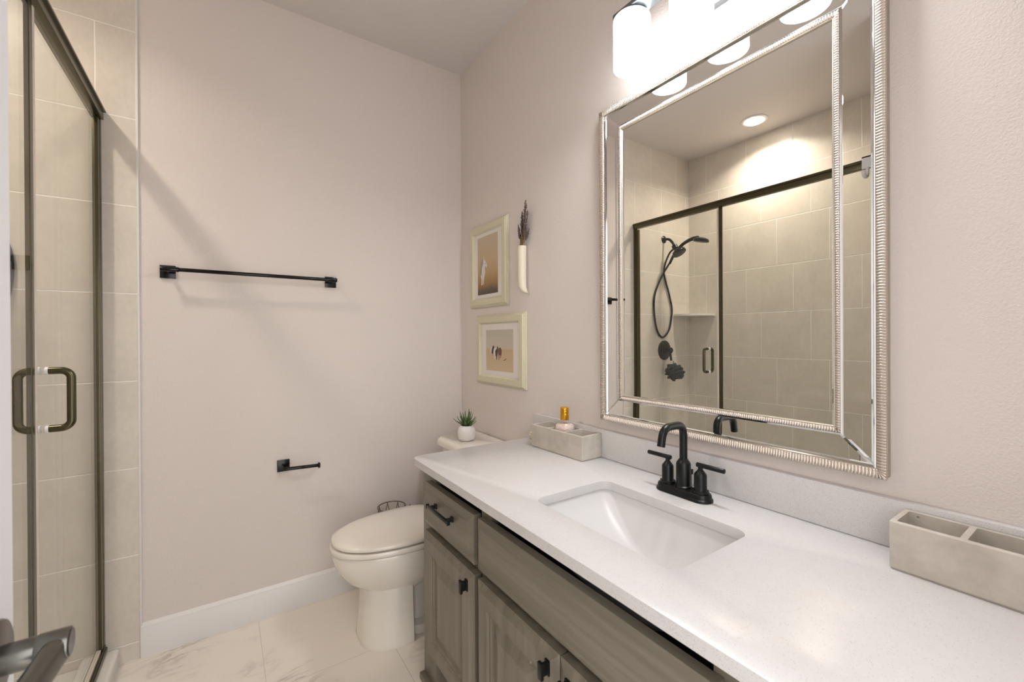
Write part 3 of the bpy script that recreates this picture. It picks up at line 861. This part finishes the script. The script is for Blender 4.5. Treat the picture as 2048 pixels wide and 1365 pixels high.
# ---------------------------------------------------------------- pictures on the vanity wall
def picture(y0, y1, z0, z1, label, prm, py0, py1, pz0, pz1):
    t = thing('picture_frame', (W, (y0 + y1) / 2, z0), label, 'picture', 'framed horse prints')
    mp = lambda a, c, h: Vector((W - h, a, c))
    b = new(); ring_sweep(b, y0, y1, z0, z1, [(0, .001), (0, .009), (.003, .011), (.005, .011), (.006, .015), (.010, .017), (.012, .0205), (.036, .022), (.040, .0205), (.043, .016), (.047, .012), (.047, .001)], mp)
    obj('frame', b, M['frame_wood'], t, 30)
    b = new(); box(b, W - .009, W - .001, y0 + .044, y1 - .044, z0 + .044, z1 - .044); obj('mat_board', b, M['mat_board'], t, 0)
    b = new(); box(b, W - .0098, W - .0092, py0, py1, pz0, pz1); pr = obj('print', b, prm, t, 0)
    return t, pr
mpp = lambda a, c, h: Vector((W - .0098 - h, a, c))
t, pr = picture(1.689, 2.057, 1.396, 1.828, 'pale wooden frame with a white horse in a golden field, upper of the two pictures', M['print_gold'], 1.779, 1.978, 1.462, 1.763)
horse = [(1.9098, 1.6603), (1.9146, 1.6455), (1.9024, 1.6371), (1.8898, 1.6236), (1.876, 1.6049), (1.8766, 1.5973), (1.8851, 1.5959), (1.8976, 1.6054), (1.9063, 1.6079), (1.9029, 1.5919), (1.9015, 1.5736), (1.9084, 1.5564), (1.9137, 1.5362), (1.9201, 1.5135), (1.9268, 1.5142), (1.926, 1.5402), (1.9312, 1.5408), (1.9315, 1.5121), (1.9399, 1.513), (1.9406, 1.5445), (1.9488, 1.5666), (1.9533, 1.5882), (1.9504, 1.6115), (1.9396, 1.631), (1.928, 1.645), (1.9176, 1.6538)]
b = new(); poly_prism(b, horse, mpp, -.0001, .0003); obj('printed_horse', b, M['ink_white'], pr, 0, label='white horse printed in the picture')
mane = [(1.9176, 1.6538), (1.928, 1.645), (1.9396, 1.631), (1.9504, 1.6115), (1.9533, 1.5882), (1.9488, 1.5666), (1.9393, 1.5628), (1.936, 1.5807), (1.9337, 1.604), (1.9205, 1.623)]
b = new(); poly_prism(b, mane, mpp, .0003, .0005); obj('printed_mane', b, M['ink_grey'], pr, 0, label='grey mane printed in the picture')
b = new(); poly_prism(b, [(1.9015, 1.6254), (1.8959, 1.6232), (1.8975, 1.6183), (1.9025, 1.6216)], mpp, .0003, .0005); poly_prism(b, [(1.8825, 1.6071), (1.876, 1.6049), (1.8766, 1.5973), (1.8851, 1.5959)], mpp, .0003, .0005); obj('printed_muzzle', b, M['ink_grey'], pr, 0)
t, pr = picture(1.548, 1.990, 1.000, 1.354, 'pale wooden frame with three horses on sand, lower of the two pictures', M['print_sand'], 1.648, 1.895, 1.072, 1.277)
for nm, mm, pts, h in (('printed_horse', 'ink_white', [(1.8529, 1.1772), (1.8448, 1.1857), (1.8319, 1.1926), (1.84, 1.1774), (1.8434, 1.1607), (1.8371, 1.1492), (1.8483, 1.1539)], .0003),
                       ('printed_mane', 'ink_dark', [(1.8287, 1.1959), (1.8208, 1.1977), (1.813, 1.1895), (1.8226, 1.1778), (1.8244, 1.1546), (1.8307, 1.161), (1.8356, 1.1476), (1.8418, 1.1607), (1.84, 1.1774)], .0005),
                       ('printed_horse', 'ink_white', [(1.8225, 1.1828), (1.8068, 1.188), (1.7944, 1.1866), (1.8007, 1.175), (1.8069, 1.1715), (1.8074, 1.132), (1.8136, 1.1318), (1.815, 1.1515), (1.8244, 1.1546)], .0003),
                       ('printed_mane', 'ink_dark', [(1.7881, 1.1948), (1.779, 1.1917), (1.7806, 1.1787), (1.7839, 1.1623), (1.7886, 1.1458), (1.7919, 1.1277), (1.7965, 1.1275), (1.7963, 1.1455), (1.8025, 1.1453), (1.807, 1.1699), (1.7976, 1.1783), (1.7898, 1.185)], .0005),
                       ('printed_horse', 'ink_brown', [(1.776, 1.1836), (1.7669, 1.1887), (1.7549, 1.1872), (1.7475, 1.1761), (1.7476, 1.1632), (1.7539, 1.1373), (1.7583, 1.1371), (1.7567, 1.1501), (1.7672, 1.153), (1.7705, 1.1269), (1.7742, 1.1268), (1.7748, 1.1495), (1.7808, 1.1623), (1.7791, 1.1754)], .0003),
                       ('printed_driftwood', 'ink_dark', [(1.7347, 1.126), (1.72, 1.1306), (1.7084, 1.1358), (1.7026, 1.136), (1.7142, 1.1292), (1.7259, 1.1255)], .0003)):
    b = new(); poly_prism(b, pts, mpp, -.0001, h); obj(nm, b, M[mm], pr, 0)

# ---------------------------------------------------------------- wall vase with lavender
VY = 1.552
t = thing('wall_vase', (W, VY, 1.435), 'slim cream wall vase with a curled foot beside the upper picture', 'vase')
b = new()
rings = []
zs = [(1.436, .010, .012), (1.438, .016, .013), (1.446, .021, .0165), (1.465, .023, .0195), (1.50, .023, .0205), (1.56, .023, .021), (1.610, .023, .0215), (1.640, .023, .0225)]
for i, (z, off, r_) in enumerate(zs):
    lean = .020 * max(0, (1.475 - z) / .04) ** 1.5
    ring = circle((W - .002 - off, VY - lean * .8, z), r_ * .95, Vector((1, 0, 0)), Vector((0, 1, 0)), 28)
    if i == len(zs) - 1:
        for p in ring: p.z += -.022 if p.y > VY + .004 else (.006 if p.y < VY - .004 else -.006)
    rings.append(ring)
inner_ = []
for z, off, r_ in zs[::-1][:4]:
    ring = circle((W - .002 - off, VY, z), r_ * .78, Vector((1, 0, 0)), Vector((0, 1, 0)), 28)
    if z == 1.640:
        for p in ring: p.z += -.022 if p.y > VY + .004 else (.006 if p.y < VY - .004 else -.006)
    inner_.append(ring)
loft(b, rings + inner_)
obj('vase_body', b, M['vase'], t, 60)
rnd = random.Random(3)
tl = thing('dried_lavender', (W - .025, VY, 1.56), 'bunch of dried purple-brown lavender standing in the wall vase', 'dried flowers')
ends = [(1.515, 1.835), (1.505, 1.818), (1.532, 1.800), (1.548, 1.792), (1.560, 1.775), (1.568, 1.752), (1.575, 1.735), (1.541, 1.772), (1.526, 1.772), (1.534, 1.745), (1.553, 1.748), (1.520, 1.705), (1.563, 1.715), (1.524, 1.80), (1.545, 1.73), (1.556, 1.76), (1.512, 1.79), (1.538, 1.715), (1.570, 1.70), (1.528, 1.755), (1.549, 1.775), (1.530, 1.69), (1.560, 1.74)]
for i, (ey, ez) in enumerate(ends):
    x0 = W - .025 + rnd.uniform(-.006, .006); y0 = VY + rnd.uniform(-.008, .008)
    x1 = W - .022 + rnd.uniform(-.020, .010)
    path = spline([(x0, y0, 1.58), (x0, (y0 * 2 + ey) / 3, 1.65), (x1, (y0 + 2 * ey) / 3, (1.66 + ez) / 2), (x1, ey, ez)], 6)
    b = new(); tube(b, path, .0011, 6); st = obj('stem', b, M['stem'], tl)
    b = new()
    n0 = int(len(path) * .55)
    for k in range(34):
        f = rnd.uniform(n0, len(path) - 1.01); j = int(f); p = path[j].lerp(path[j + 1], f - j)
        d = Vector((rnd.uniform(-1, 1), rnd.uniform(-1, 1), rnd.uniform(.2, 1.2))).normalized()
        cyl(b, p, p + d * rnd.uniform(.005, .009), .0024, 6, r1=.0008)
    lathe(b, path[-1] - (path[-1] - path[-2]) * 1.5, path[-1] - path[-2], [(.0012, 0), (.0026, .006), (.0020, .016), (.0006, .022)], 7)
    obj('flower_spike', b, M['lavender'], st)

# ---------------------------------------------------------------- things on tank and counter
px_, py_ = .985, 1.858
t = thing('potted_aloe', (px_, py_, .735), 'small green spiky aloe in a round white pot on the toilet tank', 'potted plant')
b = new(); lathe(b, (px_, py_, .735), (0, 0, 1), [(.030, 0), (.038, .003), (.0425, .014), (.0435, .030), (.0430, .046), (.0395, .060), (.031, .069), (.0275, .072), (.0245, .072), (.0245, .062)], 40); obj('pot', b, M['ceramic_white'], t, 60)
b = new(); lathe(b, (px_, py_, .7965), (0, 0, 1), [(.0243, 0), (.0243, .004), (.010, .006)], 24); obj('moss', b, M['soil'], t)
rnd = random.Random(11)
leaves = []
for i in range(17):
    a = i * 2.39996 + .4
    ring_ = i / 17
    reach = .018 + .052 * ring_ + rnd.uniform(-.004, .006); rise = .088 - .055 * ring_ + rnd.uniform(-.006, .006)
    leaves.append((a, reach, rise))
for a, reach, rise in leaves:
    d = Vector((math.cos(a), math.sin(a), 0)); s = Vector((-math.sin(a), math.cos(a), 0))
    p0 = Vector((px_, py_, .799)) + d * .004
    p3 = p0 + d * reach + Vector((0, 0, rise)); p1 = p0 + d * reach * .35 + Vector((0, 0, rise * .30)); p2 = p0 + d * reach * .8 + Vector((0, 0, rise * .66))
    path = spline([p0, p1, p2, p3], 5); b = new(); rings = []
    for k, p in enumerate(path):
        f = k / (len(path) - 1); wd = .0106 * (1 - f) ** .75 * (0.75 + .5 * math.sin(PI * min(f * 1.6, 1))) + .0004
        tg = (path[min(k + 1, len(path) - 1)] - path[max(k - 1, 0)]).normalized(); up = s.cross(tg).normalized()
        if up.z < 0: up = -up
        rings.append([p - s * wd + up * wd * .35, p - up * wd * .32, p + s * wd + up * wd * .35, p + up * wd * .12])
    loft(b, rings); obj('leaf', b, M['aloe'], t, 60)

def divided_box(name, x0, x1, y0, y1, h, wall, bays, label, rot=0.0):
    t = thing(name, ((x0 + x1) / 2, (y0 + y1) / 2, ZC), label, 'organizer box', 'concrete organizer boxes on the counter')
    b = new(); z0 = ZC + .0002; z1 = ZC + h
    o_ = [rrect(x0 + .003, x1 - .003, y0 + .003, y1 - .003, .002, z0, 3), rrect(x0, x1, y0, y1, .003, z0 + .004, 3), rrect(x0, x1, y0, y1, .003, z1 - .0012, 3), rrect(x0 + .001, x1 - .001, y0 + .001, y1 - .001, .003, z1, 3)]
    L = y1 - y0; bl = (L - wall * (bays + 1)) / bays
    loft(b, o_, True, False)
    rim = o_[-1]
    b.verts.ensure_lookup_table()
    n = len(rim)
    top_v = list(b.verts)[-n:]
    loops = [top_v]
    for k in range(bays):
        ya = y0 + wall + k * (bl + wall)
        tp = [b.verts.new(p) for p in rrect(x0 + wall, x1 - wall, ya, ya + bl, .003, z1, 3)]
        bt = [b.verts.new(p) for p in rrect(x0 + wall + .001, x1 - wall - .001, ya + .001, ya + bl - .001, .003, z0 + .010, 3)]
        for i in range(n):
            j = (i + 1) % n; b.faces.new((tp[i], tp[j], bt[j], bt[i]))
        b.faces.new(bt)
        loops.append(tp)
    ed = []
    for l in loops:
        for i in range(len(l)):
            e = b.edges.get((l[i], l[(i + 1) % len(l)]))
            if e is None: e = b.edges.new((l[i], l[(i + 1) % len(l)]))
            ed.append(e)
    bmesh.ops.triangle_fill(b, edges=ed, use_beauty=True)
    if rot:
        c = Vector(((x0 + x1) / 2, (y0 + y1) / 2, 0))
        bmesh.ops.rotate(b, cent=c, matrix=Matrix.Rotation(rot, 3, 'Z'), verts=b.verts[:])
    obj('box_body', b, M['concrete'], t, 30)
    return t
divided_box('organizer_box', 1.008, 1.107, 1.0745, 1.351, .086, .008, 3, 'grey three-bay concrete box at the far end of the counter, holding a gold-capped bottle', .035)
divided_box('organizer_box', 1.012, 1.106, -.018, .260, .088, .009, 3, 'grey concrete box in the near right corner of the counter, empty')

bx, by = 1.058, 1.2128
t = thing('bottle', (bx, by, .82), 'clear bottle of pale pink bath salts with a gold cap, in the far organizer box', 'bottle')
zb = ZC + .0108
b = new(); lathe(b, (bx, by, zb), (0, 0, 1), [(.032, 0), (.036, .003), (.0375, .010), (.0375, .078), (.0365, .086), (.031, .096), (.020, .103), (.0145, .107), (.0135, .130)], 40); obj('bottle_glass', b, M['bottle_glass'], t, 50)
b = new(); lathe(b, (bx, by, zb + .003), (0, 0, 1), [(.031, 0), (.0366, .005), (.0366, .075), (.0355, .082), (.030, .089), (.012, .092)], 32); obj('bath_salts', b, M['salts'], t, 50)
b = new(); lathe(b, (bx, by, zb + .108), (0, 0, 1), [(.0158, 0), (.0162, .001), (.0162, .022), (.0154, .0228), (.0154, .0248), (.0162, .0256), (.0162, .033), (.0155, .0338), (.0155, .0352), (.0162, .036), (.0160, .045), (.0145, .047), (.012, .0472)], 32); obj('cap', b, M['gold'], t, 40)

b = new()
rnd = random.Random(5)
for i in range(9):
    s_ = bmesh.new(); bmesh.ops.create_icosphere(s_, subdivisions=2, radius=.0045 + .003 * rnd.random())
    merge(b, s_, Matrix.Translation((1.068 + rnd.uniform(-.008, .008), 1.435 + rnd.uniform(-.008, .008), ZC + .007 + .0028 * i)))
o = obj('trinket', b, M['trinket'], None, 60, origin=(1.068, 1.435, ZC)); tag(o, 'tiny cream shell trinket behind the far organizer box', 'ornament')
